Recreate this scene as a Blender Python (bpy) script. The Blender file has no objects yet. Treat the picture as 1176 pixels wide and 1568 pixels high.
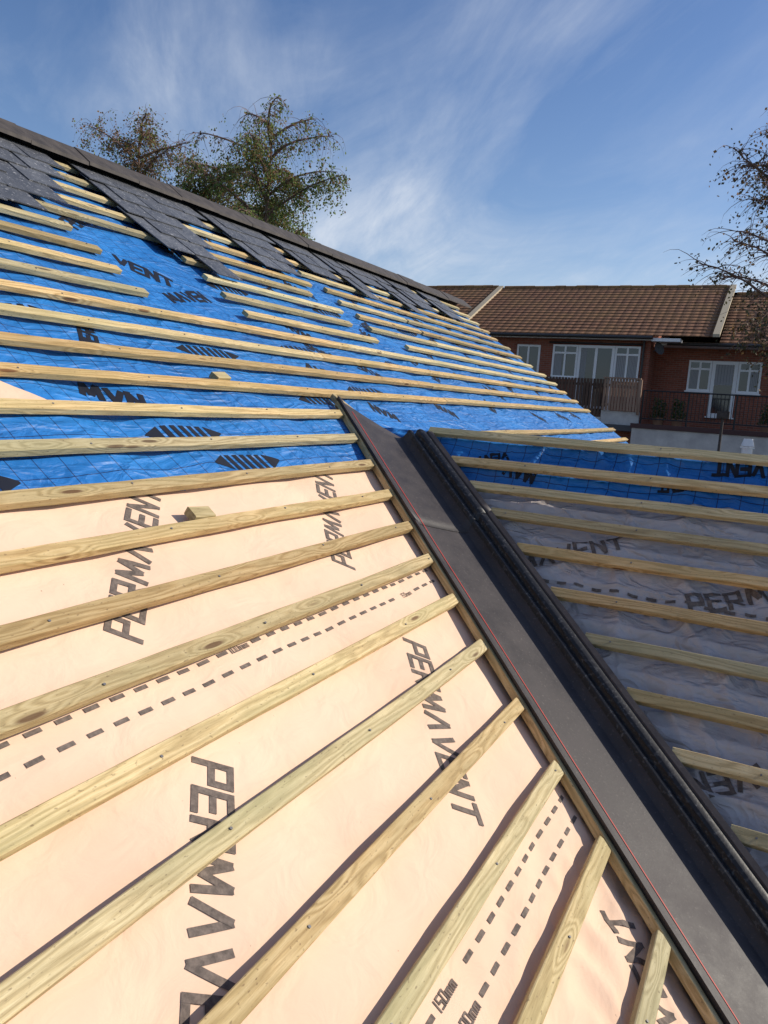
import bpy, math, random
import numpy as np
from mathutils import Vector, Matrix, noise
random.seed(7)
sc=bpy.context.scene
R=math.radians
# ------------------------------------------------------------------ helpers
def link(o,parent=None):
    sc.collection.objects.link(o)
    if parent: o.parent=parent
    return o
def empty(name,loc=(0,0,0)):
    e=bpy.data.objects.new(name,None); e.location=loc; e.empty_display_size=.2
    sc.collection.objects.link(e); return e
def mesh_obj(name,verts,faces,mats,parent=None,smooth=False,uv=None,midx=None):
    me=bpy.data.meshes.new(name)
    me.from_pydata([tuple(v) for v in verts],[],faces)
    if not isinstance(mats,(list,tuple)): mats=[mats]
    for m in mats: me.materials.append(m)
    if midx is not None: me.polygons.foreach_set('material_index',midx)
    if smooth: me.polygons.foreach_set('use_smooth',[True]*len(me.polygons))
    if uv is not None:
        l=me.uv_layers.new(name='UVMap')
        vi=np.zeros(len(me.loops),dtype=np.int32); me.loops.foreach_get('vertex_index',vi)
        l.data.foreach_set('uv',np.asarray(uv,dtype=np.float32)[vi].ravel())
    me.update()
    return link(bpy.data.objects.new(name,me),parent)
class MB:
    def __init__(s): s.v=[];s.f=[];s.m=[]
    def box(s,x0,x1,y0,y1,z0,z1,m=0):
        b=len(s.v)
        s.v+=[(x0,y0,z0),(x1,y0,z0),(x1,y1,z0),(x0,y1,z0),(x0,y0,z1),(x1,y0,z1),(x1,y1,z1),(x0,y1,z1)]
        s.f+=[(b,b+3,b+2,b+1),(b+4,b+5,b+6,b+7),(b,b+1,b+5,b+4),(b+1,b+2,b+6,b+5),(b+2,b+3,b+7,b+6),(b+3,b,b+4,b+7)]
        s.m+=[m]*6
    def poly(s,pts,m=0):
        b=len(s.v); s.v+=[tuple(p) for p in pts]; s.f.append(tuple(range(b,b+len(pts)))); s.m.append(m)
    def tube(s,pts,rad,n=6,m=0):
        b=len(s.v); pts=[Vector(p) for p in pts]
        for i,p in enumerate(pts):
            d=(pts[min(i+1,len(pts)-1)]-pts[max(i-1,0)]).normalized()
            a=d.orthogonal().normalized() if abs(d.z)>.9 else d.cross(Vector((0,0,1))).normalized()
            c=d.cross(a); r=rad[i] if hasattr(rad,'__len__') else rad
            for k in range(n):
                t=2*math.pi*k/n; s.v.append(tuple(p+a*math.cos(t)*r+c*math.sin(t)*r))
        for i in range(len(pts)-1):
            for k in range(n):
                k2=(k+1)%n; s.f.append((b+i*n+k,b+i*n+k2,b+(i+1)*n+k2,b+(i+1)*n+k)); s.m.append(m)
    def obj(s,name,mats,parent=None,smooth=False):
        return mesh_obj(name,s.v,s.f,mats,parent,smooth,midx=s.m)
# ------------------------------------------------------------------ materials
def newmat(name,rough=.7,col=(.5,.5,.5),spec=.5):
    m=bpy.data.materials.new(name); m.use_nodes=True
    nt=m.node_tree; b=nt.nodes['Principled BSDF']
    b.inputs['Base Color'].default_value=(*col,1); b.inputs['Roughness'].default_value=rough
    b.inputs['Specular IOR Level'].default_value=spec
    return m,nt,b
def ramp(nt,fac,stops,interp='LINEAR'):
    r=nt.nodes.new('ShaderNodeValToRGB'); r.color_ramp.interpolation=interp
    e=r.color_ramp.elements
    while len(e)<len(stops): e.new(.5)
    for i,(p,c) in enumerate(stops):
        e[i].position=p; e[i].color=(*c,1) if len(c)==3 else c
    nt.links.new(fac,r.inputs[0]); return r.outputs[0]
def mix(nt,fac,a,b,mode='MIX'):
    m=nt.nodes.new('ShaderNodeMix'); m.data_type='RGBA'; m.blend_type=mode
    for s,v in ((m.inputs[0],fac),(m.inputs[6],a),(m.inputs[7],b)):
        if isinstance(v,(int,float)): s.default_value=v
        elif isinstance(v,tuple): s.default_value=(*v,1)
        else: nt.links.new(v,s)
    return m.outputs[2]
def math_(nt,op,a,b=None,c=None):
    m=nt.nodes.new('ShaderNodeMath'); m.operation=op
    for i,v in enumerate((a,b,c)):
        if v is None: continue
        if isinstance(v,(int,float)): m.inputs[i].default_value=v
        else: nt.links.new(v,m.inputs[i])
    return m.outputs[0]
def mapping(nt,src,scale=(1,1,1),loc=(0,0,0),rot=(0,0,0)):
    m=nt.nodes.new('ShaderNodeMapping'); m.inputs['Scale'].default_value=scale
    m.inputs['Location'].default_value=loc; m.inputs['Rotation'].default_value=rot
    nt.links.new(src,m.inputs[0]); return m.outputs[0]
def noise_(nt,vec,scale,detail=4,rough=.5,dist=0):
    n=nt.nodes.new('ShaderNodeTexNoise'); n.inputs['Scale'].default_value=scale
    n.inputs['Detail'].default_value=detail; n.inputs['Roughness'].default_value=rough
    n.inputs['Distortion'].default_value=dist
    nt.links.new(vec,n.inputs['Vector']); return n.outputs['Fac']
def ridged(nt,vec,scale,detail=2,dist=.5):
    f=noise_(nt,vec,scale,detail,.5,dist)
    a=math_(nt,'ABSOLUTE',math_(nt,'SUBTRACT',f,.5))
    return math_(nt,'MAXIMUM',math_(nt,'SUBTRACT',1,math_(nt,'MULTIPLY',a,9)),0)
def bump(nt,b,h,strength=.3,dist=.01):
    n=nt.nodes.new('ShaderNodeBump'); n.inputs['Strength'].default_value=strength
    n.inputs['Distance'].default_value=dist
    nt.links.new(h,n.inputs['Height']); nt.links.new(n.outputs[0],b.inputs['Normal'])
def tc(nt,k='Object'):
    return nt.nodes.new('ShaderNodeTexCoord').outputs[k]
def sep_y(nt,P):
    s=nt.nodes.new('ShaderNodeSeparateXYZ'); nt.links.new(P,s.inputs[0])
    return math_(nt,'ADD',s.outputs[1],math_(nt,'MULTIPLY',s.outputs[2],.6))
def wood_mat(name,pale,mid,dark):
    m,nt,b=newmat(name,.75,spec=.25)
    info=nt.nodes.new('ShaderNodeObjectInfo')
    off=nt.nodes.new('ShaderNodeCombineXYZ')
    nt.links.new(math_(nt,'MULTIPLY',info.outputs['Random'],37.0),off.inputs[0])
    nt.links.new(math_(nt,'MULTIPLY',info.outputs['Random'],3.1),off.inputs[1])
    va=nt.nodes.new('ShaderNodeVectorMath'); va.operation='ADD'
    nt.links.new(tc(nt),va.inputs[0]); nt.links.new(off.outputs[0],va.inputs[1])
    P=va.outputs[0]
    kv=nt.nodes.new('ShaderNodeTexVoronoi'); kv.inputs['Scale'].default_value=1
    nt.links.new(mapping(nt,P,(3.0,15,15)),kv.inputs['Vector'])
    kn=math_(nt,'MAXIMUM',math_(nt,'SUBTRACT',1,math_(nt,'MULTIPLY',kv.outputs['Distance'],2.6)),0)
    big=noise_(nt,mapping(nt,P,(1.4,11,11)),1,3)
    a=math_(nt,'MULTIPLY',sep_y(nt,P),300)
    a=math_(nt,'ADD',a,math_(nt,'MULTIPLY',big,46))
    a=math_(nt,'ADD',a,math_(nt,'MULTIPLY',kn,22))
    s=math_(nt,'MULTIPLY_ADD',math_(nt,'SINE',a),.5,.5)
    fine=noise_(nt,mapping(nt,P,(16,330,330)),1,4,.7)
    col=ramp(nt,s,[(0,pale),(.55,mid),(1,dark)])
    col=mix(nt,.45,col,ramp(nt,fine,[(.32,dark),(.68,pale)]))
    blot=noise_(nt,mapping(nt,P,(1.5,5,5)),1,6,.65)
    col=mix(nt,ramp(nt,blot,[(.42,(0,0,0)),(.7,(.75,.75,.75))]),col,(mid[0]*.58,mid[1]*.66,mid[2]*.7))
    grn=noise_(nt,mapping(nt,P,(.8,3,3),loc=(5,2,1)),1,4,.6)
    col=mix(nt,ramp(nt,grn,[(.44,(0,0,0)),(.70,(.45,.45,.45))]),col,(.34,.33,.15))
    col=mix(nt,ramp(nt,kn,[(.62,(0,0,0)),(.76,(.9,.9,.9))]),col,(.14,.065,.025))
    dots=noise_(nt,mapping(nt,P,(70,140,140)),1,2,.5)
    col=mix(nt,ramp(nt,dots,[(.64,(0,0,0)),(.73,(.6,.6,.6))]),col,(.15,.09,.045))
    hsv=nt.nodes.new('ShaderNodeHueSaturation')
    nt.links.new(col,hsv.inputs['Color'])
    nt.links.new(math_(nt,'MULTIPLY_ADD',info.outputs['Random'],.5,.72),hsv.inputs['Value'])
    r2=math_(nt,'FRACT',math_(nt,'MULTIPLY',info.outputs['Random'],17.3))
    nt.links.new(math_(nt,'MULTIPLY_ADD',r2,.028,.488),hsv.inputs['Hue'])
    nt.links.new(math_(nt,'MULTIPLY_ADD',r2,-.3,1.08),hsv.inputs['Saturation'])
    nt.links.new(hsv.outputs[0],b.inputs['Base Color'])
    bump(nt,b,math_(nt,'ADD',fine,math_(nt,'MULTIPLY',s,.3)),.5,.003)
    return m
M_wood=wood_mat('pine_batten',(.74,.56,.29),(.59,.41,.18),(.35,.225,.085))

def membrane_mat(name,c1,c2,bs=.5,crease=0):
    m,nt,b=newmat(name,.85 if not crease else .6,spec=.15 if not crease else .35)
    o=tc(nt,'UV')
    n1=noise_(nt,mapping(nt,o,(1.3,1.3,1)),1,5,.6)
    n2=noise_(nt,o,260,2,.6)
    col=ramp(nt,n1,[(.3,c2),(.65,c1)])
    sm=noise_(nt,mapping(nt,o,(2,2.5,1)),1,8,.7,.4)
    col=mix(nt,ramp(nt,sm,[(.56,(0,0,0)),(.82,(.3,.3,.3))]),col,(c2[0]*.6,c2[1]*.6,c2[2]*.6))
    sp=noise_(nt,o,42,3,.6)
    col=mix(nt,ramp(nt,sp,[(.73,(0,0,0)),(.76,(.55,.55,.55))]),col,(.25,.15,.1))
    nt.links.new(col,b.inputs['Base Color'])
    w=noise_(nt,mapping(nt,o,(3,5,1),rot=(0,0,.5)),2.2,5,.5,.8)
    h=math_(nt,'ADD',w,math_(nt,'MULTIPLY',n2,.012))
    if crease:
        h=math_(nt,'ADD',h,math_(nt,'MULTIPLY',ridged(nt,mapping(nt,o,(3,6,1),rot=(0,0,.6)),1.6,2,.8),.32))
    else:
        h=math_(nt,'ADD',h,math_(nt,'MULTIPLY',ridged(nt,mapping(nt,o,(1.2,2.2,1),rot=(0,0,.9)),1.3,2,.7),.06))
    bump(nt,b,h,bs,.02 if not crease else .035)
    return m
M_peach=membrane_mat('peach_underlay',(.82,.585,.43),(.75,.525,.38),.35)
M_peach_shaded=membrane_mat('peach_underlay_loose_shaded',(.54,.48,.46),(.44,.40,.39),.75,1)  # same peach underlay, side slope's shade put into its greyer, darker colour
def blue_mat():
    m,nt,b=newmat('blue_underlay',.48,spec=.38)
    o=tc(nt,'UV')
    sep=nt.nodes.new('ShaderNodeSeparateXYZ'); nt.links.new(o,sep.inputs[0])
    wob=math_(nt,'MULTIPLY',noise_(nt,o,2.0,2),.05)
    def line(c,period,w):
        f=math_(nt,'FRACT',math_(nt,'DIVIDE',math_(nt,'ADD',c,wob),period))
        return math_(nt,'LESS_THAN',f,w/period)
    g=math_(nt,'MAXIMUM',line(sep.outputs[0],.095,.0036),line(sep.outputs[1],.095,.0036))
    n1=noise_(nt,o,1.7,5,.6)
    col=ramp(nt,n1,[(.3,(.012,.130,.41)),(.7,(.020,.200,.56))])
    col=mix(nt,math_(nt,'MULTIPLY',g,.88),col,(.006,.015,.07))
    nt.links.new(col,b.inputs['Base Color'])
    w=noise_(nt,mapping(nt,o,(2,5,1),rot=(0,0,.3)),2.5,5,.55,1.0)
    h=math_(nt,'ADD',w,math_(nt,'MULTIPLY',ridged(nt,mapping(nt,o,(2,4,1),rot=(0,0,.5)),1.5,2,.8),.3))
    bump(nt,b,h,.8,.03)
    return m
M_blue=blue_mat()
M_ink,nt,b=newmat('printed_ink',.8,(.13,.105,.09),.2)
n1=noise_(nt,tc(nt),60,4,.7); nt.links.new(ramp(nt,n1,[(.35,(.10,.08,.07)),(.75,(.24,.19,.16))]),b.inputs['Base Color'])
M_inkb,nt,b=newmat('printed_ink_black',.6,(.008,.01,.02),.3)
M_valley,nt,b=newmat('grp_valley_grey',.6,(.05,.05,.055),.35)
o=tc(nt); n1=noise_(nt,o,5,7,.7); n2=noise_(nt,o,90,3,.6)
col=ramp(nt,n1,[(.35,(.036,.031,.033)),(.7,(.072,.061,.061))])
col=mix(nt,ramp(nt,n2,[(.6,(0,0,0)),(.76,(.35,.35,.35))]),col,(.22,.19,.17))
nt.links.new(col,b.inputs['Base Color']); nt.links.new(ramp(nt,n1,[(.3,(.48,)*3),(.7,(.7,)*3)]),b.inputs['Roughness'])
bump(nt,b,math_(nt,'ADD',n2,math_(nt,'MULTIPLY',n1,2)),.12,.003)
M_rib,nt,b=newmat('black_rubber_roll',.45,(.014,.014,.016),.45)
n2=noise_(nt,tc(nt),70,4,.6)
nt.links.new(ramp(nt,n2,[(.55,(.010,.010,.012)),(.8,(.13,.13,.13))]),b.inputs['Base Color']); bump(nt,b,n2,.3,.003)
M_red,_,_=newmat('red_line',.6,(.55,.035,.025))
M_slate,nt,b=newmat('slate',.5,(.07,.075,.09),.5)
o=tc(nt); n1=noise_(nt,o,9,6,.65); n2=noise_(nt,o,45,4,.7); geo=nt.nodes.new('ShaderNodeNewGeometry')
col=ramp(nt,n1,[(.3,(.06,.066,.08)),(.7,(.145,.152,.17))])
col=mix(nt,math_(nt,'MULTIPLY',geo.outputs['Random Per Island'],.5),col,(.04,.042,.05))
col=mix(nt,ramp(nt,n2,[(.58,(0,0,0)),(.66,(.8,.8,.8))]),col,(.36,.36,.37))
nt.links.new(col,b.inputs['Base Color']); bump(nt,b,n2,.6,.004)
M_ridge,nt,b=newmat('ridge_tile',.7,(.05,.047,.05),.3)
n1=noise_(nt,tc(nt),12,5,.6)
nt.links.new(ramp(nt,n1,[(.3,(.04,.035,.034)),(.75,(.095,.08,.072))]),b.inputs['Base Color'])
# ------------------------------------------------------------------ roof frames
TM=.66; DM=1.5; th=math.atan(TM); cM,sM=math.cos(th),math.sin(th)
TS=.863; KS=3.523; ph=math.atan(TS); cS,sS=math.cos(ph),math.sin(ph)
YT=3.95; NX,NY=.6076,.7943
def PM(u,v,n): return Vector((-cM*v+sM*n, u, -DM+sM*v+cM*n))
def PS(u,v,n): return Vector((u, cS*v-sS*n, -KS+sS*v+cS*n))
YE=10.7; XR=-4.46
def yedge(x): return 3.785-(x+2.22)*.772
def xcent(y): return (KS-DM-TS*y)/TM-.008
def cv(v): return v*.7809*1.01/cS
def hm(u,v):
    a=noise.noise(Vector((u*1.7,v*2.3,3.1))); b2=noise.noise(Vector((u*5,v*7,9.1)))
    low=max(0,min(1,(.62-v)*4))*max(0,min(1,(u-1.2)*1.5))
    rr_=noise.noise(Vector((u*6+v*3,v*9-u*3,21)))
    return -.038-.009*(1-abs(math.cos(math.pi*u/.6)))-.006*abs(a)*2-.003*abs(b2)-.03*low*abs(rr_)
def hmb(u,v):
    a=noise.noise(Vector((u*2.2,v*1.2,13.1))); b2=noise.noise(Vector((u*6,v*3,19.1)))
    return -.034-.012*(1-abs(math.cos(math.pi*u/.6)))-.018*abs(a)-.007*abs(b2)
def hs(u,v):
    fr=abs(math.sin(math.pi*(v-5.143)/.2))**.5
    w1=noise.noise(Vector((u*2+3,v*2,7)))*.8
    g=.4+.6*max(0,min(1,.6+1.6*noise.noise(Vector((u*1.3,v*1.3,31)))))
    a=noise.noise(Vector((u*3.0+v*1.8+w1,v*2.0-u*1.5,5))); b2=noise.noise(Vector((u*7-v*6+w1,v*6+u*4+w1*3,2)))
    r=1-min(1,abs(a)*4.2); r2=1-min(1,abs(b2)*3.2)
    return -.034+fr*(-.046+g*(.038*r**1.6+.014*r2*r2))
def sheet(name,P,h,v0,v1,u0f,u1f,du,dv,off,mat,parent,wob=0):
    nv=max(2,int((v1-v0)/dv)); umax=max(u1f(v0)-u0f(v0),u1f(v1)-u0f(v1)); nu=max(2,int(umax/du))
    V=[];UV=[];F=[]
    for j in range(nv+1):
        v=v0+(v1-v0)*j/nv
        for i in range(nu+1):
            a,b_=u0f(v),u1f(v); u=a+(b_-a)*i/nu
            vv=v
            if wob: vv=v+wob*(1-j/nv)**8*noise.noise(Vector((u*1.3,1.7,0)))
            V.append(P(u,vv,h(u,vv)+off)); UV.append((u,vv))
    for j in range(nv):
        for i in range(nu):
            k=j*(nu+1)+i; F.append((k,k+1,k+nu+2,k+nu+1))
    return mesh_obj(name,V,F,mat,parent,True,uv=UV)
roof=empty('roof_under_construction')
ve=lambda v: yedge(-cM*v)+.10
sheet('peach_membrane_low',PM,hm,-1.4,.70,lambda v:-1.5,ve,.02,.02,-.004,M_peach,roof)
sheet('peach_membrane_mid',PM,hm,.60,1.6,lambda v:-1.5,ve,.02,.02,-.002,M_peach,roof,.01)
sheet('peach_membrane_top',PM,hm,1.52,2.20,lambda v:-1.5,ve,.02,.02,0,M_peach,roof,.01)
sheet('blue_membrane_low',PM,hmb,2.147,2.52,lambda v:-1.5,ve,.025,.03,.002,M_blue,roof,.02)
sheet('blue_membrane_main',PM,hmb,2.50,5.30,lambda v:-1.5,lambda v:YE,.035,.035,.001,M_blue,roof)
sheet('peach_membrane_offcut',PM,hmb,2.60,2.73,lambda v:-1.5,lambda v:1.86-(v-2.6)*1.1,.03,.03,.006,M_peach,roof)
backv=lambda v: YT+(-TM*cM*v+1.386)/TS
sheet('blue_membrane_far',PM,hmb,-1.4,2.51,backv,lambda v:YE,.08,.08,.001,M_blue,roof)
us=lambda v: xcent(cS*v)
sheet('peach_underlay_shaded_side',PS,hs,1.5,cv(4.70),us,lambda v:2.2,.013,.013,-.003,M_peach_shaded,roof)  # peach sheet in shade; the grey is painted into its material
sheet('blue_membrane_side',PS,hs,cv(4.655),5.215,us,lambda v:2.2,.013,.013,.001,M_blue,roof,.06)
mb=MB()
mb.poly([(-2.09,YT,-.20),(2.2,YT,-.20),(2.2,6.68,-2.34),(1.2,6.68,-2.34)])
mb.poly([(XR,-1.5,1.40),(XR,YE,1.40),(XR-5.5,YE,-2.25),(XR-5.5,-1.5,-2.25)])
mb.obj('rear_slopes',[M_slate],roof)
# ------------------------------------------------------------------ battens
def batten(P,a,b_,w=.05,t=.027,nb=0.0,name='batten',jit=.003,mat=None):
    A=P(a[0],a[1],nb); B=P(b_[0],b_[1],nb); n=(P(0,0,1)-P(0,0,0)).normalized()
    L=(B-A).length; d=(B-A).normalized(); c=n.cross(d)
    ns=max(2,int(L/.12)); ch=.0025
    prof=[(-w/2+ch,0),(w/2-ch,0),(w/2,-ch),(w/2,-t+ch),(w/2-ch,-t),(-w/2+ch,-t),(-w/2,-t+ch),(-w/2,-ch)]
    V=[];F=[]; sd=random.random()*100
    for i in range(ns+1):
        x=-L/2+L*i/ns
        oy=jit*2.2*noise.noise(Vector((x*.9,sd,0)))
        on=.003*noise.noise(Vector((x*.8,sd+9,0)))
        for (y,z) in prof:
            e=.0014*noise.noise(Vector((x*9,y*60+sd,z*60)))
            V.append((x,y+oy+e,z+e*.6+on))
    for i in range(ns):
        for k in range(8):
            k2=(k+1)%8; F.append((i*8+k,(i+1)*8+k,(i+1)*8+k2,i*8+k2))
    F.append(tuple(range(8))); F.append(tuple(ns*8+k for k in reversed(range(8))))
    o=mesh_obj(name,V,F,mat or M_wood,roof)
    M=Matrix.Identity(4)
    for r in range(3): M[r][0]=d[r];M[r][1]=c[r];M[r][2]=n[r];M[r][3]=((A+B)/2)[r]
    o.matrix_world=M
    return o
NAILS=[]
def row(x,y0,y1,dx=0,**k):
    v=-x/cM; 
    batten(PM,(y0,v+random.uniform(-.004,.004)),(y1,v+dx+random.uniform(-.004,.004)),**k)
    y=.6*math.ceil(max(y0,-.6)/.6)+.0
    while y<min(y1,6):
        NAILS.append((PM(y+random.uniform(-.01,.01),v+random.uniform(-.008,.008),.002),0)); y+=.6
low=[.29,.09,-.11,-.315,-.508,-.70,-.904,-1.085,-1.267,-1.435,-1.613,-1.79,-1.965,-2.135]
for x in low: row(x,-1.4,yedge(x)-.014)
for x in [-1.62,-1.79,-1.965]: row(x,YT+(.66*x+1.386)/TS+.15,YE-random.random()*.1)
up=[-2.305,-2.475,-2.645]
for x in up:
    s=random.uniform(3.5,7); row(x,-1.4,s); row(x,s+.003,YE-random.random()*.15)
row(-2.815,-1.4,4.9); row(-2.815,4.903,YE)
for i,x in enumerate([-2.98,-3.15,-3.32,-3.49,-3.66,-3.83,-4.0,-4.17,-4.33]):
    row(x,-1.4,(3.1-.02*i if x>-3.6 else 3.84)+random.uniform(-.05,.05))
    row(x,3.90+random.uniform(-.02,.05),5.5+random.uniform(-.1,.2))
    if x<-3.1: row(x,5.75+random.uniform(0,.2),7.2)
    row(x,(6.2 if x>-3.1 else 7.21)+random.uniform(0,.05),YE-random.random()*.2)
batten(PM,(1.93,1.985),(2.02,1.975),w=.05,t=.03,nb=.008,name='batten_offcut')
batten(PM,(2.86,2.81),(2.96,2.818),w=.05,t=.03,nb=.012,name='batten_offcut')
ysec=[3.905,3.75,3.629,3.503,3.362,3.199,3.051,2.896,2.748,2.585,2.43,2.275,2.12,1.965,1.81,1.655]
def xright(y,off=.20): return xcent(y)+off/NX
for y in ysec:
    v=y/cS; batten(PS,(xright(y)+.012,v),(2.1,v+random.uniform(-.015,.015)))
    x=.1+random.uniform(-.02,.02)
    for xx in (x-1.2,x-.6,x,x+.6):
        if xx>xright(y)+.05: NAILS.append((PS(xx,v,.002),1))
nm=MB()
for p,k in NAILS:
    nn=(PM(0,0,1)-PM(0,0,0)) if k==0 else (PS(0,0,1)-PS(0,0,0)); nn.normalize(); a_=nn.orthogonal().normalized(); b_=nn.cross(a_)
    ring=[p+a_*.0038*math.cos(t)+b_*.0038*math.sin(t)+nn*.0012 for t in [i*math.pi/3 for i in range(6)]]
    nm.poly(ring); nm.tube([p-nn*.004,p+nn*.0010],.0036,6)
M_nail,_,_=newmat('nail_steel',.35,(.16,.15,.15),.6); nm.obj('nails',[M_nail],roof)
def main_uv(x,y): return (y,-x/cM)
batten(PM,main_uv(-2.215,yedge(-2.215)-.005),main_uv(.9,yedge(.9)),w=.022,t=.034,nb=.004,name='valley_edge_batten')
batten(PM,main_uv(-2.27,3.80),main_uv(-1.98,3.86),w=.03,t=.03,nb=.012,name='valley_tip_batten')
# ------------------------------------------------------------------ valley trough
prof=[(-.205,.080,0),(-.203,.108,0),(-.190,.106,0),(-.184,.090,0),(-.176,.086,0),(-.12,.074,0),(-.06,.062,0),(0,.050,0),(.06,.042,0),(.078,.042,0),(.086,.050,0),(.096,.070,0),
 (.101,.080,1),(.104,.094,1),(.110,.103,1),(.118,.106,1),(.126,.103,1),(.131,.097,1),(.134,.095,1),(.138,.102,1),(.143,.122,1),(.152,.132,1),(.163,.136,1),(.174,.135,1),(.181,.130,1),(.185,.140,0),(.205,.150,0),(.207,.12,0)]
def valley(name,y0,y1,lift,skew=0):
    V=[];F=[];mi=[]; n=int(abs(y1-y0)/.05)+2
    for j in range(n+1):
        for (p,off,m) in prof:
            ya=y0+(-.57*p if skew else 0)
            y=ya+(y1-ya)*j/n; x=xcent(y); zc=-DM-TM*x
            V.append((x+p*NX,y+p*NY,zc+off+lift+.0012*noise.noise(Vector((y*5,p*9,0)))))
    k=len(prof)
    for j in range(n):
        for i in range(k-1):
            F.append((j*k+i,(j+1)*k+i,(j+1)*k+i+1,j*k+i+1)); mi.append(1 if prof[i][2]==1 and prof[i+1][2]==1 else 0)
    o=mesh_obj(name,V,F,[M_valley,M_rib],roof,False,midx=mi)
    s=o.modifiers.new('thick','SOLIDIFY'); s.thickness=.003; s.offset=-1
    o.data.shade_smooth(); o.data.set_sharp_from_angle(angle=R(24))
    return o
valley('valley_trough_upper',3.83,3.33,.003,1)
valley('valley_trough_lower',3.40,1.1,0)
V=[];F=[]
for j in range(41):
    y=3.88-(3.88-1.2)*j/40; x=xcent(y)
    for p in (-.158,-.1546):
        w_=.0025*noise.noise(Vector((y*3,0,0))); p2=p+w_
        V.append((x+p2*NX,y+p2*NY,-DM-TM*x+.086-(p2+.176)*.214+.0022+(.003 if y>3.33 else 0)))
    if j: k=2*j; F.append((k-2,k-1,k+1,k))
mesh_obj('red_chalk_line',V,F,M_red,roof)
# ------------------------------------------------------------------ printed marks
L={'P':(.62,[((0,0),(0,1)),((0,1),(.6,1)),((.6,1),(.6,.45)),((.6,.45),(0,.45))]),
'E':(.6,[((0,0),(0,1)),((0,1),(.6,1)),((0,.5),(.5,.5)),((0,0),(.6,0))]),
'R':(.64,[((0,0),(0,1)),((0,1),(.6,1)),((.6,1),(.6,.45)),((.6,.45),(0,.45)),((.25,.45),(.62,0))]),
'M':(.84,[((0,0),(.12,1)),((.12,1),(.42,.2)),((.42,.2),(.72,1)),((.72,1),(.84,0))]),
'A':(.7,[((0,0),(.35,1)),((.35,1),(.7,0))]),
'V':(.7,[((0,1),(.35,0)),((.35,0),(.7,1))]),
'N':(.62,[((0,0),(0,1)),((0,1),(.6,0)),((.6,0),(.6,1))]),
'T':(.66,[((0,1),(.66,1)),((.33,1),(.33,0))]),
'1':(.3,[((.2,0),(.2,1))]),'5':(.5,[((.5,1),(0,1)),((0,1),(0,.5)),((0,.5),(.5,.5)),((.5,.5),(.5,0)),((.5,0),(0,0))]),
'0':(.5,[((0,0),(0,1)),((0,1),(.5,1)),((.5,1),(.5,0)),((.5,0),(0,0))]),
'm':(.7,[((0,0),(0,.6)),((0,.6),(.7,.6)),((.35,.6),(.35,0)),((.7,.6),(.7,0))])}
class Ink:
    def __init__(s,P,h,off): s.P=P;s.h=h;s.off=off;s.V=[];s.F=[];s.k=0
    def quad(s,q):
        (a,b_,c,d)=[Vector(x) for x in q]
        nl=max(1,int((b_-a).length/.009)); nw=max(1,int((d-a).length/.009))
        e=s.off+.0016+.00012*(s.k%6); s.k+=1; b0=len(s.V)
        for j in range(nw+1):
            for i in range(nl+1):
                p=a.lerp(b_,i/nl).lerp(d.lerp(c,i/nl),j/nw)
                s.V.append(s.P(p[0],p[1],s.h(p[0],p[1])+e))
        for j in range(nw):
            for i in range(nl):
                k=b0+j*(nl+1)+i; s.F.append((k,k+1,k+nl+2,k+nl+1))
    def seg(s,a,b_,w,ext=.5):
        a=Vector(a);b_=Vector(b_);d=(b_-a).normalized();n=Vector((-d[1],d[0]))*w/2; a=a-d*w*ext;b_=b_+d*w*ext
        s.quad((a-n,b_-n,b_+n,a+n))
    def text(s,t,u,v,ang,H,w=.2,gap=.28,clip=None,wide=1.0):
        dx=Vector((math.cos(ang),math.sin(ang))); dy=Vector((-dx[1],dx[0])); cur=0; O=Vector((u,v))
        for ch in t:
            W,segs=L[ch]
            for (p,q) in segs:
                a=O+dx*(cur+p[0]*wide)*H+dy*p[1]*H; b_=O+dx*(cur+q[0]*wide)*H+dy*q[1]*H
                if clip and not (clip(a) and clip(b_)): continue
                diag=(p[0]!=q[0] and p[1]!=q[1])
                s.seg(a,b_,w*H,.12 if diag else .5)
            cur+=W*wide+gap
    def dashes(s,u0,u1,v,ln=.04,per=.075,w=.012,skip=()):
        u=u0
        while u<u1:
            if not any(a<u+ln/2<b_ for a,b_ in skip):
                s.quad(((u,v-w/2),(u+ln,v-w/2),(u+ln,v+w/2),(u,v+w/2)))
            u+=per
    def out(s,name,mat): return mesh_obj(name,s.V,s.F,mat,roof,True)
WORD='PERMAVENT'; H=.088
i1=Ink(PM,hm,0); 
for k in range(-1,3): i1.text(WORD,1.42+1.1*k,1.615,R(45),H,clip=lambda p:p[0]<yedge(-cM*p[1])+.02)
i1.out('print_top_sheet',M_ink)
i2=Ink(PM,hm,-.002)
for k in range(-1,3): i2.text(WORD,1.30+1.1*k,1.27,R(225),H,clip=lambda p:p[0]<yedge(-cM*p[1])+.02)
ue=lambda x: yedge(x)
i2.dashes(-.5,ue(-1.23)-.03,1.492,skip=[(1.62,1.76)]); i2.dashes(-.46,ue(-1.2)-.03,1.432,skip=[(2.62,2.76)])
i2.text('100mm',1.65,1.482,0,.02,w=.16,gap=.3); i2.text('150mm',2.65,1.422,0,.02,w=.16,gap=.3)
i2.out('print_mid_sheet',M_ink)
i3=Ink(PM,hm,-.004)
i3.dashes(-.5,ue(-.45)-.03,.545,skip=[(1.32,1.50)]); i3.dashes(-.46,ue(-.4)-.03,.480,skip=[(1.32,1.50)])
i3.text('150mm',1.36,.535,0,.024,w=.18,gap=.3); i3.text('100mm',1.37,.470,0,.024,w=.18,gap=.3)
for k in range(-1,2): i3.text(WORD,1.66+1.1*k,-.29,R(45),H,clip=lambda p:p[0]<yedge(-cM*p[1])+.02)
i3.out('print_low_sheet',M_ink)
i4=Ink(PS,hs,-.001)
ok=lambda p:p[0]>xright(cS*p[1],.19)
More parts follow.
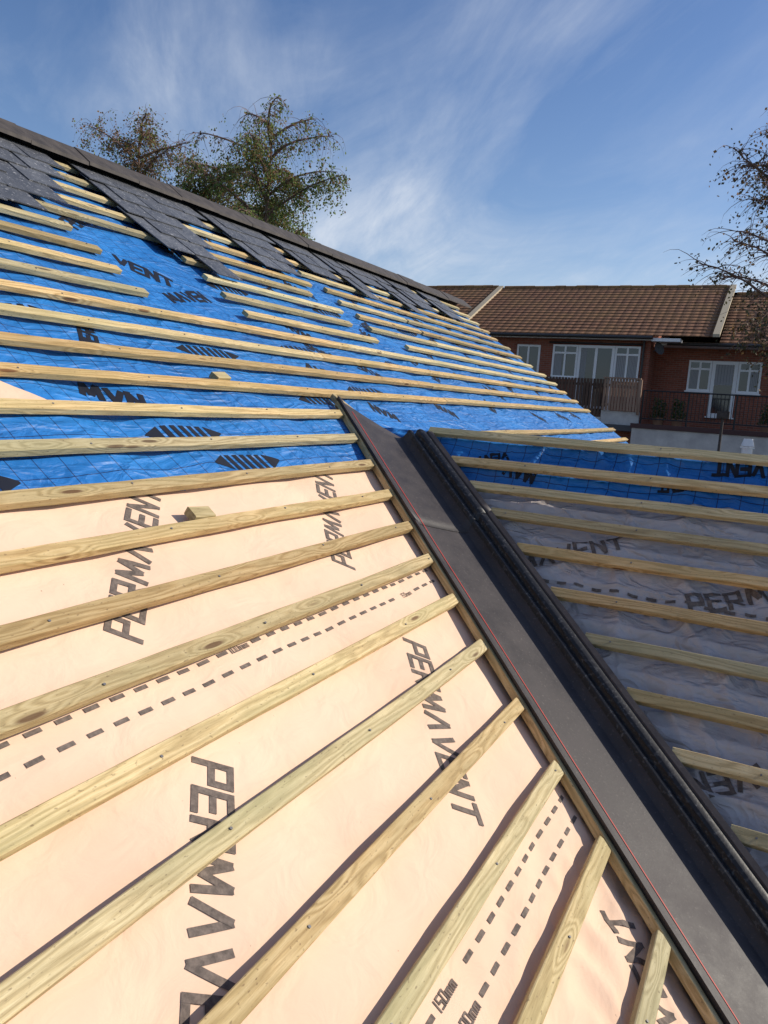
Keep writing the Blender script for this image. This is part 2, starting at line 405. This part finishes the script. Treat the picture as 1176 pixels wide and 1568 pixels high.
for k in range(0,6): i4.text(WORD,-2.12+.95*k,cv(4.10),R(24),H*.95,clip=ok)
for k in range(0,6): i4.text(WORD,-.55+.95*k,cv(3.72),R(180+28),H*.95,clip=ok)
for k in range(0,4): i4.text(WORD,-.2+.95*k,cv(2.7),R(28),H*.95,clip=ok)
i4.dashes(xright(3.26)+.02,1.5,cv(4.14));i4.dashes(xright(3.2)+.02,1.5,cv(4.075))
i4.dashes(xright(2.45)+.02,1.5,cv(3.16));i4.dashes(xright(2.4)+.02,1.5,cv(3.09))
i4.out('print_side_sheet',M_ink)
def bars(ink,u,v,n=5,h=.085,w=.028,per=.05):
    ink.quad(((u-.10,v-h*.05),(u-.02,v-h*.5),(u-.02,v+h*.5),(u-.099,v+h*.05)))
    for i in range(n): ink.quad(((u+i*per,v-h/2),(u+i*per+w,v-h/2),(u+i*per+w,v+h/2),(u+i*per,v+h/2)))
    e=u+n*per
    ink.quad(((e,v-h*.5),(e+.08,v-h*.05),(e+.079,v+h*.05),(e,v+h*.5)))
i5=Ink(PM,hmb,.002)
for (u,v) in [(1.15,2.24),(2.45,2.26)]: bars(i5,u,v,5,h=.095)
bars(i5,2.25,2.45,5)
i5.out('print_blue_low',M_inkb)
i6=Ink(PM,hmb,.001)
rr=random.Random(5)
i6.text('MVN',2.05,2.70,R(-25),.09,w=.3); i6.text('PERM',2.35,3.0,R(60),.07,w=.28)
i6.text('VENT',3.2,3.95,R(-30),.10,w=.28); i6.text('MAVEN',3.35,3.6,R(15),.09,w=.28); i6.text('PERM',3.15,4.25,R(40),.09,w=.26)
for (u,v) in [(.95,2.95),(3.0,3.1),(4.3,2.85),(1.9,3.25),(3.6,2.72),(3.15,4.45)]: bars(i6,u,v,6)
for v in (3.25,3.95,4.75):
    u=rr.uniform(3.9,4.1)
    while u<YE-.6:
        bars(i6,u,v,5); i6.text(rr.choice(['PERM','AVENT','MAVE','VENT']),u+.55,v+rr.uniform(-.2,.1),R(rr.choice([20,-25,160])),.075,w=.3,gap=.2)
        u+=rr.uniform(1.2,1.5)
for v in (2.65,3.05,3.55,4.3):
    u=rr.uniform(3.9,4.4)
    while u<YE-.6:
        i6.text(rr.choice(['NVM','AVE','MAVE','VENT']),u,v,R(rr.choice([35,-30,150])),.085,w=.28,gap=.22); u+=rr.uniform(.9,1.3)
i6.out('print_blue_main',M_inkb)
i7=Ink(PS,hs,.002)
for (t,u,v,a,hh) in [('PERMAVENT',-.12,4.80,185,.045),('AVENT',.02,4.955,182,.065),('MAV',-1.05,4.76,170,.06),('PERM',.55,4.93,180,.07),('VENT',-1.25,4.90,200,.05),('AVENT',.7,4.78,180,.06)]:
    i7.text(t,u,cv(v),R(a),hh,w=.26,gap=.22,clip=ok)
i7.out('print_blue_side',M_inkb)
# ------------------------------------------------------------------ slates + ridge
def slate(mb,u,v,nt_,tilt,ang,w=.25,l=.5,t=.006):
    ca,sa=math.cos(ang),math.sin(ang); b0=len(mb.v)
    for dn in (0,t):
        for (a,b_) in ((-w/2,0),(w/2,0),(w/2,l),(-w/2,l)):
            uu=u+a*ca-b_*sa; vv=v+a*sa+b_*ca
            mb.v.append(tuple(PM(uu,vv,nt_-tilt*b_/l+dn)))
    b=b0; mb.f+=[(b,b+3,b+2,b+1),(b+4,b+5,b+6,b+7),(b,b+1,b+5,b+4),(b+1,b+2,b+6,b+5),(b+2,b+3,b+7,b+6),(b+3,b,b+4,b+7)]; mb.m+=[0]*6
sl=MB(); rs=random.Random(11)
vR=5.28
def patch(u0,ncol,tl):
    for c in range(ncol):
        for j,vt in enumerate(tl):
            L_=vR-vt if vt+.5>vR+.02 else .5
            st=.13 if j%2 else 0
            slate(sl,u0+c*.256+st+rs.uniform(-.008,.008),vt+rs.uniform(-.01,.01),.026+.0005*c,.018,rs.uniform(-.012,.012),l=L_)
def tails(n): return [5.0-.2*j for j in range(n)][::-1]
patch(.2,5,tails(3)); patch(1.5,3,tails(5)); patch(2.27,3,tails(5)); patch(3.05,1,tails(4)); patch(3.32,1,tails(2)); patch(3.9,2,tails(5)); patch(4.16,1,[3.98])
patch(4.4,2,tails(2)); patch(5.15,2,tails(4)); patch(5.6,1,tails(2)); patch(6.1,2,tails(3)); patch(6.85,1,tails(5)[1:]); patch(7.3,2,tails(2)); patch(7.9,1,tails(4)); patch(8.4,2,tails(3)); patch(9.3,2,tails(3))
sl.obj('slates',[M_slate],roof)
rg=MB(); y=-1.5
while y<YE:
    y1=y+.446; j=rs.uniform(-.004,.004); jx=rs.uniform(-.004,.004)
    t=.022; zt=1.53+j; xr=XR+jx; w=.16; dz=.105
    A=[(xr+w,zt-dz),(xr+.015,zt),(xr-.015,zt),(xr-w,zt-dz)]
    ring=A+[(x,z-t) for x,z in reversed(A)]; b0=len(rg.v)
    for yy in (y,y1): rg.v+=[(x,yy,z) for x,z in ring]
    n=len(ring)
    for k in range(n):
        k2=(k+1)%n; rg.f.append((b0+k,b0+k2,b0+n+k2,b0+n+k)); rg.m.append(0)
    rg.f.append(tuple(b0+k for k in range(n))); rg.m.append(0); rg.f.append(tuple(b0+n+k for k in reversed(range(n)))); rg.m.append(0)
    y+=.45
rg.obj('ridge_tiles',[M_ridge],roof)
# ------------------------------------------------------------------ brick etc
def brick_mat(name,c1,c2,mortar):
    m,nt,b=newmat(name,.85,spec=.2)
    o=tc(nt); sep=nt.nodes.new('ShaderNodeSeparateXYZ'); nt.links.new(o,sep.inputs[0])
    cb=nt.nodes.new('ShaderNodeCombineXYZ')
    nt.links.new(math_(nt,'ADD',sep.outputs[0],sep.outputs[1]),cb.inputs[0]); nt.links.new(sep.outputs[2],cb.inputs[1])
    br=nt.nodes.new('ShaderNodeTexBrick'); br.inputs['Scale'].default_value=1
    br.inputs['Brick Width'].default_value=.225; br.inputs['Row Height'].default_value=.075; br.inputs['Mortar Size'].default_value=.006
    br.inputs['Color1'].default_value=(*c1,1);br.inputs['Color2'].default_value=(*c2,1);br.inputs['Mortar'].default_value=(*mortar,1)
    nt.links.new(cb.outputs[0],br.inputs['Vector'])
    n1=noise_(nt,o,1.2,5,.6)
    col=mix(nt,ramp(nt,n1,[(.3,(0,)*3),(.8,(.45,)*3)]),br.outputs['Color'],(c1[0]*.5,c1[1]*.5,c1[2]*.5))
    nt.links.new(col,b.inputs['Base Color']); return m
M_brick=brick_mat('red_brick',(.36,.115,.07),(.24,.08,.05),(.28,.22,.18))
def tile_mat():
    m,nt,b=newmat('brown_concrete_tile',.9,spec=.15)
    o=tc(nt); sep=nt.nodes.new('ShaderNodeSeparateXYZ'); nt.links.new(o,sep.inputs[0])
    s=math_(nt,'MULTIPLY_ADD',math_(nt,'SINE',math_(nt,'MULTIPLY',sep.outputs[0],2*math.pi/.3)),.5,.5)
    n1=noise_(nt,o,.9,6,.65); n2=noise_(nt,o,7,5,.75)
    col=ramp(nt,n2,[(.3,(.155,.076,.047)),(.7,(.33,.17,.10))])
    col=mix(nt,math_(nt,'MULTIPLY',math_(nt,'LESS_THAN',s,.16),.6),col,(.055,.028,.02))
    col=mix(nt,ramp(nt,n1,[(.4,(0,)*3),(.75,(.6,)*3)]),col,(.25,.155,.065))
    nt.links.new(col,b.inputs['Base Color']); bump(nt,b,s,.5,.03); return m
M_tile=tile_mat()
M_upvc,_,_=newmat('white_upvc',.4,(.82,.82,.82))
M_render,nt,b=newmat('pale_render',.85,(.55,.53,.5),.2)
n1=noise_(nt,tc(nt),2.5,6,.65); nt.links.new(ramp(nt,n1,[(.3,(.42,.40,.39)),(.7,(.62,.6,.57))]),b.inputs['Base Color'])
M_mortar,_,_=newmat('mortar_strip',.9,(.5,.42,.3),.2)
M_glass,nt,b=newmat('window_glass',.05,(.02,.025,.03),.8)
M_curt,_,_=newmat('curtain',.9,(.32,.32,.33))
M_dark,_,_=newmat('dark_metal',.5,(.02,.02,.022))
M_gut,_,_=newmat('black_gutter',.4,(.03,.028,.028))
def fence_mat(name,c1,c2):
    m,nt,b=newmat(name,.8,spec=.2); n1=noise_(nt,mapping(nt,tc(nt),(9,9,.8)),1,4,.6)
    nt.links.new(ramp(nt,n1,[(.3,c1),(.7,c2)]),b.inputs['Base Color']); return m
M_fd=fence_mat('dark_fence_wood',(.07,.045,.035),(.15,.095,.07)); M_fl=fence_mat('brown_fence_wood',(.22,.14,.10),(.40,.27,.2))
M_cop,_,_=newmat('maroon_coping',.7,(.07,.03,.03))
M_felt,_,_=newmat('flat_roof_felt',.9,(.09,.09,.095))
M_asph,nt,b=newmat('asphalt',.9,(.05,.05,.05),.2)
n1=noise_(nt,tc(nt),.4,8,.7); nt.links.new(ramp(nt,n1,[(.3,(.035,.035,.036)),(.7,(.07,.068,.066))]),b.inputs['Base Color'])
M_grass,nt,b=newmat('grass',.95,(.06,.09,.03),.1)
n1=noise_(nt,tc(nt),.3,8,.7); nt.links.new(ramp(nt,n1,[(.3,(.035,.06,.018)),(.7,(.09,.11,.04))]),b.inputs['Base Color'])
GZ=-4.6
mb=MB(); mb.poly([(-900,-900,GZ),(900,-900,GZ),(900,900,GZ),(-900,900,GZ)]); mb.obj('ground',[M_grass])
mb=MB(); mb.poly([(-60,13,GZ+.004),(60,13,GZ+.004),(60,26,GZ+.004),(-60,26,GZ+.004)]); mb.obj('yard_pavement',[M_asph])
mb=MB()
mb.box(XR-5.2,1.0,-1.35,1.35,GZ,-2.45); mb.box(XR-5.2,1.0,1.36,YE-.12,GZ,-2.45); mb.box(1.003,2.1,1.5,6.5,GZ,-2.5)
mb.poly([(XR-5.2,YE-.12,-2.45),(1.0,YE-.12,-2.3),(XR,YE-.12,1.33)]); mb.poly([(XR-5.2,-1.35,-2.45),(1.0,-1.35,-2.3),(XR,-1.35,1.33)])
mb.poly([(2.1,1.6,-2.5),(2.1,6.5,-2.5),(2.1,YT,-.25)])
mb.obj('brick_walls',[M_brick],roof)
# ------------------------------------------------------------------ terraced houses
hs_=empty('terraced_brick_houses')
FA,FB=29.0,30.3
def tiled_slope(name,x0,x1,ye,ze,yr,zr,n=17):
    m=MB()
    for i in range(n):
        a=i/n; b_=(i+1)/n
        ya,za=ye+(yr-ye)*a,ze+(zr-ze)*a; yb,zb=ye+(yr-ye)*b_,ze+(zr-ze)*b_
        lift=.035
        m.poly([(x0,ya,za+lift),(x1,ya,za+lift),(x1,yb,zb+.004),(x0,yb,zb+.004)])
        m.poly([(x0,ya,za+.002),(x1,ya,za+.002),(x1,ya,za+lift),(x0,ya,za+lift)])
    return m.obj(name,[M_tile],hs_)
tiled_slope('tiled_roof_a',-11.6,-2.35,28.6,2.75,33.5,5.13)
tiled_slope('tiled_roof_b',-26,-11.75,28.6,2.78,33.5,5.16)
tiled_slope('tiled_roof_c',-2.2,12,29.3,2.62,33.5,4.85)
mb=MB()
for x in (-11.675,-2.275):
    b0=len(mb.v)
    for yy,zz in ((28.55,2.75),(33.5,5.13)):
        for xx,o_ in ((x-.11,0),(x+.11,0),(x+.11,.10),(x-.11,.10)): mb.v.append((xx,yy,zz+o_))
    mb.f+=[(b0,b0+1,b0+5,b0+4),(b0+1,b0+2,b0+6,b0+5),(b0+2,b0+3,b0+7,b0+6),(b0+3,b0,b0+4,b0+7),(b0,b0+3,b0+2,b0+1),(b0+4,b0+5,b0+6,b0+7)]; mb.m+=[0]*6
mb.obj('mortar_verges',[M_mortar],hs_)
mb=MB()
def ridge_run(x0,x1,y,z):
    x=x0
    while x<x1:
        dz=rs.uniform(-.012,.012); mb.tube([(x,y,z+dz),(min(x+.44,x1),y,z+dz)],.12,8); x+=.45
ridge_run(-26,-11.8,33.5,5.14); ridge_run(-11.5,-2.4,33.5,5.1); ridge_run(-2.1,12,33.5,4.83)
M_rt,nt,b=newmat('terracotta_ridge',.9,(.2,.1,.05),.2)
n1=noise_(nt,tc(nt),2,6,.7); nt.links.new(ramp(nt,n1,[(.3,(.18,.09,.05)),(.7,(.40,.22,.08))]),b.inputs['Base Color'])
mb.obj('ridge_run',[M_rt],hs_,True)
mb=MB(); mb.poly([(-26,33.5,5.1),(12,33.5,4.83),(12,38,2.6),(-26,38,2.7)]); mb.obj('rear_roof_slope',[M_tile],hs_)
mb=MB()
mb.box(-26,-4.4,FA,37.8,GZ,2.72); mb.box(-4.398,12,FB,37.7,GZ,2.55)
mb.poly([(-4.4,28.99,2.72),(-4.4,33.4,2.72),(-4.4,33.4,5.0)])
mb.box(-8.2,-4.4,27.2,28.98,GZ,-.35)
mb.obj('walls',[M_brick],hs_)
fr=MB();gl=MB();cu=MB()
def window(x0,x1,z0,z1,yf,sash=1,top=.0,fw=.07):
    y0,y1=yf-.05,yf+.03
    fr.box(x0,x1,y0,y1,z0,z0+fw);fr.box(x0,x1,y0,y1,z1-fw,z1)
    n=sash; w=(x1-x0)/n
    for i in range(n+1):
        xx=x0+i*w; a=max(x0,xx-fw/2 if 0<i<n else (xx if i==0 else xx-fw)); b_=a+fw
        fr.box(a,b_,y0+.002,y1-.002,z0+fw,z1-fw)
    if top: fr.box(x0+fw,x1-fw,y0+.006,y1-.006,z1-top-fw/2,z1-top+fw/2)
    fr.box(x0-.05,x1+.05,yf-.11,yf-.052,z0-.05,z0-.002)
    gl.box(x0+.02,x1-.02,yf-.02,yf-.003,z0+.02,z1-.02)
window(-9.25,-8.35,1.25,2.36,FA,2)
window(-7.87,-6.93,1.2,2.40,FA,2,.3); window(-6.92,-5.61,.12,2.40,FA,2,0,.10); window(-5.60,-4.72,1.2,2.40,FA,2,.3)
window(-3.20,-2.42,1.0,2.08,FB,2,.3); window(-2.41,-1.56,.12,2.08,FB,1,0,.12); window(-1.55,-.80,1.0,2.08,FB,2,.3)
window(1.2,2.4,1.0,2.08,FB,2,.3); window(3.2,5,1,2.08,FB,3,.3)
for x in (-13,-16,-19): window(x,x+1.6,1.2,2.4,FA,2,.3)
fr.obj('window_frames',[M_upvc],hs_); gl.obj('window_glass',[M_glass],hs_)
for (x0,x1,z0,z1,yf) in [(-7.8,-7.5,1.28,2.1,FA),(-5.55,-5.2,1.28,2.1,FA),(-5.1,-4.8,1.28,2.1,FA),(-6.8,-6.6,.25,2.25,FA),(-3.1,-2.85,1.1,1.8,FB),(-2.28,-1.7,1.25,1.95,FB),(-1.2,-.9,1.1,1.8,FB)]:
    n=6
    for i in range(n):
        w=(x1-x0)/n; cu.box(x0+i*w,x0+(i+1)*w-.01,yf-.0235-.003*(i%2),yf-.0205,z0,z1)
cu.obj('curtains',[M_curt],hs_)
mb=MB(); mb.tube([(-26,28.52,2.68),(-4.3,28.52,2.68)],.06,8); mb.tube([(-3.9,29.22,2.55),(12,29.22,2.55)],.06,8)
mb.tube([(-4.62,28.9,2.6),(-4.62,28.9,-.2)],.04,6); mb.tube([(-.35,30.2,2.5),(-.35,30.2,0)],.04,6)
mb.box(-8.0,-4.68,28.86,28.98,2.44,2.5)
mb.obj('gutters_and_pipes',[M_gut],hs_,True)
mb=MB(); mb.box(-26,-4.35,28.58,28.985,2.60,2.715); mb.box(-4.3,12,29.30,30.28,2.50,2.56); mb.box(-4.35,-3.4,28.62,29.28,2.57,2.68)
mb.obj('fascia_soffit',[M_upvc],hs_)
mb=MB()
mb.box(-8.3,12,26.5,28.99,-.55,-.36); mb.box(-4.39,12,28.995,FB-.01,-.55,-.34); mb.obj('terrace_deck',[M_felt],hs_)
mb=MB(); mb.box(-4.3,12,26.3,26.49,-2.2,-.42,0); mb.box(-4.35,12,26.25,26.55,-.415,-.27,1); mb.box(-5.5,-4.25,27.1,27.3,-.42,.09,0); mb.box(-8.3,-5.52,27.1,27.3,-2.0,-.15,0)
mb.obj('parapet_walls',[M_render,M_cop],hs_)
f=MB(); x=-8.3
while x<-5.5: f.box(x,x+.085,27.15,27.18,-.14,1.14+.0); x+=.11
f.box(-8.3,-5.5,27.185,27.23,.05,.13); f.box(-8.3,-5.5,27.185,27.23,.9,.98); f.obj('dark_slat_fence',[M_fd],hs_)
f=MB(); x=-5.48
while x<-4.3: f.box(x,x+.075,27.02,27.05,.10,1.16); x+=.10
f.box(-5.5,-4.3,27.055,27.09,.25,.33); f.box(-5.5,-4.3,27.055,27.09,.9,.98); f.box(-5.52,-4.28,26.98,27.1,1.165,1.21); f.box(-4.33,-4.24,26.98,27.1,.0,1.16); f.obj('brown_slat_fence',[M_fl],hs_)
f=MB(); x=-4.2
f.tube([(-4.2,27.3,.83),(6,27.3,.83)],.025,6); f.tube([(-4.2,27.3,-.1),(6,27.3,-.1)],.02,6)
i=0
while x<6:
    f.tube([(x,27.3,-.36),(x,27.3,.83)] if i%12==0 else [(x,27.3,-.1),(x,27.3,.82)],.03 if i%12==0 else .011,5); x+=.12; i+=1
f.obj('black_metal_railing',[M_dark],hs_)
d=MB(); seg=14
c=Vector((-4.15,28.9,2.32))
rings=[(0,.0),(.10,.015),(.18,.045),(.23,.085)]
ax=Vector((.75,-.55,.35)).normalized(); e1=ax.orthogonal().normalized(); e2=ax.cross(e1)
for r,dd in rings:
    for k in range(seg):
        t=2*math.pi*k/seg; d.v.append(tuple(c+e1*r*math.cos(t)+e2*r*math.sin(t)+ax*dd))
for j in range(3):
    for k in range(seg):
        d.f.append((j*seg+k,j*seg+(k+1)%seg,(j+1)*seg+(k+1)%seg,(j+1)*seg+k)); d.m.append(0)
d.tube([c,c-ax*.18],.02,5); d.tube([c-e2*.2,c+ax*.28],.01,4); d.obj('satellite_dish',[M_felt],hs_,True)
def leafmat(name,c1,c2,trans=.3):
    m,nt,b=newmat(name,.6,spec=.3); geo=nt.nodes.new('ShaderNodeNewGeometry')
    col=ramp(nt,geo.outputs['Random Per Island'],[(0,c1),(1,c2)])
    nt.links.new(col,b.inputs['Base Color'])
    tr=nt.nodes.new('ShaderNodeBsdfTranslucent'); nt.links.new(col,tr.inputs[0])
    ms=nt.nodes.new('ShaderNodeMixShader'); ms.inputs[0].default_value=trans
    nt.links.new(b.outputs[0],ms.inputs[1]); nt.links.new(tr.outputs[0],ms.inputs[2])
    nt.links.new(ms.outputs[0],nt.nodes['Material Output'].inputs[0]); return m
M_leaf=leafmat('birch_leaf',(.08,.13,.035),(.24,.30,.09),.45); M_leaf2=leafmat('autumn_leaf',(.12,.08,.035),(.28,.16,.07),.45); M_shrub=leafmat('shrub_leaf',(.03,.06,.015),(.08,.11,.03))
M_leafd=leafmat('dark_birch_leaf',(.035,.04,.02),(.11,.10,.045),.3)
M_bark,nt,b=newmat('birch_bark',.9,(.22,.14,.115),.2)
M_pot,_,_=newmat('planter_pot',.8,(.3,.16,.1),.2)
def planter(x,y):
    e=empty('planter',(x,y,-.34)); m=MB(); m.tube([(0,0,0),(0,0,.28)],[.14,.2],10); m.tube([(0,0,.26),(0,0,.30)],[.215,.215],10); m.obj('pot',[M_pot],e)
    l=MB(); r=random.Random(int(x*100))
    for _ in range(350):
        a=r.uniform(0,6.28); rr_=r.random()**.5*.3; z=.3+r.random()**1.3*.6
        p=Vector((rr_*math.cos(a)*(1-.4*z),rr_*math.sin(a)*(1-.4*z),z)); q=Vector((r.gauss(0,1),r.gauss(0,1),r.gauss(0,1))).normalized(); w=q.orthogonal().normalized()
        l.poly([p,p+q*.05+w*.02,p+q*.1,p+q*.05-w*.02])
    l.obj('foliage',[M_shrub],e)
for x,y in ((-3.7,27.7),(-3.1,27.75),(-.4,28.2)): planter(x,y)
e=empty('floodlight_post',(-1.35,22.0,0)); m=MB(); m.tube([(0,0,GZ),(0,0,.05)],.035,8); m.box(-.15,.15,-.08,.08,.05,.24); m.box(-.11,.11,-.1,-.081,.08,.21); m.obj('post_and_lamp',[M_ridge],e)
e=empty('roof_vent_pipe',(-.62,20.0,0)); m=MB(); m.tube([(0,0,GZ),(0,0,-.60)],.12,12); m.tube([(0,0,-.60),(0,0,-.57)],.16,12); m.tube([(0,0,-.55),(0,0,-.38)],[.15,.1],12); m.obj('pipe_and_cowl',[M_upvc],e)
# ------------------------------------------------------------------ trees
def birch(name,base,height,spread,seed,nl=16,leaf=1.0,low=.35,size=.08,red=.3,tw=7,dm=.85,droop=.38,bare=.9,thick=1,taper=.72,tr_=.009,sg=.25,lm=None):
    r=random.Random(seed); e=empty(name,base); br=MB(); lf=MB()
    tr=[]; n=12
    for i in range(n+1):
        t=i/n; tr.append(Vector((.25*math.sin(t*3+seed)*t,.2*math.cos(t*4+seed)*t,height*t)))
    br.tube(tr,[.17*(1-i/n)**.8*height/12*thick+.012 for i in range(n+1)],8)
    def at(t):
        f=t*n; i=min(n-1,int(f)); return tr[i].lerp(tr[i+1],f-i)
    def leaves(p,cnt,spr,red_):
        for _ in range(cnt):
            q=p+Vector((r.gauss(0,spr),r.gauss(0,spr),r.gauss(0,spr*1.3)-.04))
            d=Vector((r.gauss(0,.6),r.gauss(0,.6),-.6+r.gauss(0,.5))).normalized(); w=d.cross(Vector((r.gauss(0,1),r.gauss(0,1),r.gauss(0,1)))).normalized()
            s=size*r.uniform(.6,1.3); lf.poly([q,q+d*s*.5+w*s*.36,q+d*s,q+d*s*.5-w*s*.36],1 if r.random()<red_ else 0)
    def twig(p,d,ln,rad,dens,red_):
        pts=[p]; dd=d.normalized(); st=5
        for i in range(st):
            dd=(dd+Vector((r.gauss(0,.18),r.gauss(0,.18),-droop+r.gauss(0,.1)))).normalized(); pts.append(pts[-1]+dd*ln/st)
        br.tube(pts,[rad*(1-i/(st+1)) for i in range(st+1)],3)
        for i in range(1,st+1):
            if r.random()<dens: leaves(pts[i],int(4*leaf+r.random()*4*leaf),.08,red_)
    for k in range(nl):
        t=low+(1-low)*((k+.5)/nl)**.85; p=at(t); a=k*2.4+r.uniform(-.4,.4)
        reach=spread*(1-((t-low)/(1-low))**2.2*taper)*r.uniform(.55,1.2)
        d=Vector((math.cos(a),math.sin(a),.9)).normalized(); pts=[p]; st=7
        for i in range(st):
            d=(d+Vector((r.gauss(0,.14),r.gauss(0,.14),-.09+r.gauss(0,.06)))).normalized(); pts.append(pts[-1]+d*reach/st*1.2)
        br.tube(pts,[.045*(1-i/(st+.6))*height/12+.006 for i in range(st+1)],5)
        dens=min(1,max(.12,r.gauss(dm,sg)))*(.35 if t>bare else 1); rd=red*(2 if t>.85 else 1)
        for i in range(1,st+1):
            for _ in range(tw):
                dd=Vector((r.gauss(0,1),r.gauss(0,1),r.uniform(-.1,1.0)))
                twig(pts[i].lerp(pts[i-1],r.random()),dd+d*.6,r.uniform(.4,1.25)*height/13,tr_,dens,rd)
    br.obj('trunk_and_branches',[M_bark],e); lf.obj('foliage',[lm or M_leaf,M_leaf2],e)
birch('birch_tree',(-14.7,20.2,GZ),12.5,2.6,3,nl=26,leaf=1.25,low=.5,bare=.90,dm=.76,tw=7,droop=.5,taper=.5,red=.18)
birch('birch_tree',(-20.3,20.6,GZ),12.9,2.3,8,nl=20,leaf=1.5,low=.6,red=.35,dm=.85,bare=.88,tw=7,taper=.5)
birch('birch_tree',(-17.6,21.2,GZ),11.7,2.1,5,nl=18,leaf=1.5,low=.6,red=.2,dm=.85,tw=7,taper=.5)
birch('bare_birch_tree',(.30,20.5,GZ),11.4,2.6,21,nl=34,leaf=.8,low=.46,red=.4,tw=8,dm=.5,bare=.60,droop=.26,tr_=.012,lm=M_leafd)
# ------------------------------------------------------------------ light, sky, camera
sd=Vector((.68,.528,.498)).normalized()
el=math.asin(sd.z); az=math.atan2(sd.x,sd.y)
su=bpy.data.lights.new('sun','SUN'); su.energy=4.9; su.angle=R(.5); su.color=(1,.92,.79)
so=link(bpy.data.objects.new('sun',su)); so.rotation_euler=sd.to_track_quat('Z','Y').to_euler(); so.location=(5,5,12)
w=bpy.data.worlds.new('World'); sc.world=w; w.use_nodes=True; nt=w.node_tree
bg=nt.nodes['Background']; bg.inputs[1].default_value=.12
sky=nt.nodes.new('ShaderNodeTexSky'); sky.sky_type='NISHITA'; sky.sun_disc=False; sky.sun_elevation=el; sky.sun_rotation=az
sky.air_density=1.0; sky.dust_density=.5; sky.ozone_density=3.0
D=tc(nt,'Generated'); sep=nt.nodes.new('ShaderNodeSeparateXYZ'); nt.links.new(D,sep.inputs[0])
zz=math_(nt,'ADD',math_(nt,'MAXIMUM',sep.outputs[2],0),.14)
cb=nt.nodes.new('ShaderNodeCombineXYZ'); nt.links.new(math_(nt,'DIVIDE',sep.outputs[0],zz),cb.inputs[0]); nt.links.new(math_(nt,'DIVIDE',sep.outputs[1],zz),cb.inputs[1])
rt=mapping(nt,cb.outputs[0],rot=(0,0,R(-128)))
c1=noise_(nt,mapping(nt,rt,(.34,1.2,1),loc=(.3,.4,0)),1.2,10,.6,.9)
c3=noise_(nt,mapping(nt,rt,(1.2,4.5,1),loc=(1.3,.4,0)),1.2,8,.65,.6)
c2=noise_(nt,mapping(nt,rt,(.4,.7,1),loc=(3,1,0)),.8,4,.5)
cl=math_(nt,'MULTIPLY',ramp(nt,c1,[(.39,(0,)*3),(.70,(1,)*3)]),ramp(nt,c2,[(.36,(0.25,)*3),(.58,(1,)*3)]))
cl=math_(nt,'MULTIPLY',cl,ramp(nt,c3,[(.34,(.4,)*3),(.62,(1,)*3)]))
hs2=nt.nodes.new('ShaderNodeHueSaturation'); hs2.inputs['Saturation'].default_value=1.14; hs2.inputs['Value'].default_value=1.0; hs2.inputs['Hue'].default_value=.509
nt.links.new(sky.outputs[0],hs2.inputs['Color'])
haze=math_(nt,'POWER',math_(nt,'SUBTRACT',1,math_(nt,'MAXIMUM',sep.outputs[2],0)),6.0)
base=mix(nt,math_(nt,'MULTIPLY',haze,.58),hs2.outputs[0],(4.1,5.3,7.0))
colw=mix(nt,math_(nt,'MULTIPLY',cl,.76),base,(6.0,6.5,7.3))
nt.links.new(colw,bg.inputs[0])
cam=bpy.data.cameras.new('camera'); co=link(bpy.data.objects.new('camera',cam)); sc.camera=co
cam.sensor_fit='VERTICAL'; cam.sensor_height=36; cam.lens=1184/1568*36; cam.clip_start=.02; cam.clip_end=3000
Yc=Vector((607,134,-1184)).normalized(); Xc=-Vector((-2383,331,-1184)).normalized()
Xc=(Xc-Yc*Xc.dot(Yc)).normalized(); Zc=Xc.cross(Yc)
M=Matrix.Identity(4)
for i,a in enumerate((Xc,Yc,Zc)):
    for j in range(3): M[i][j]=a[j]
co.matrix_world=M
sc.view_settings.view_transform='Standard'; sc.view_settings.look='None'; sc.view_settings.exposure=0
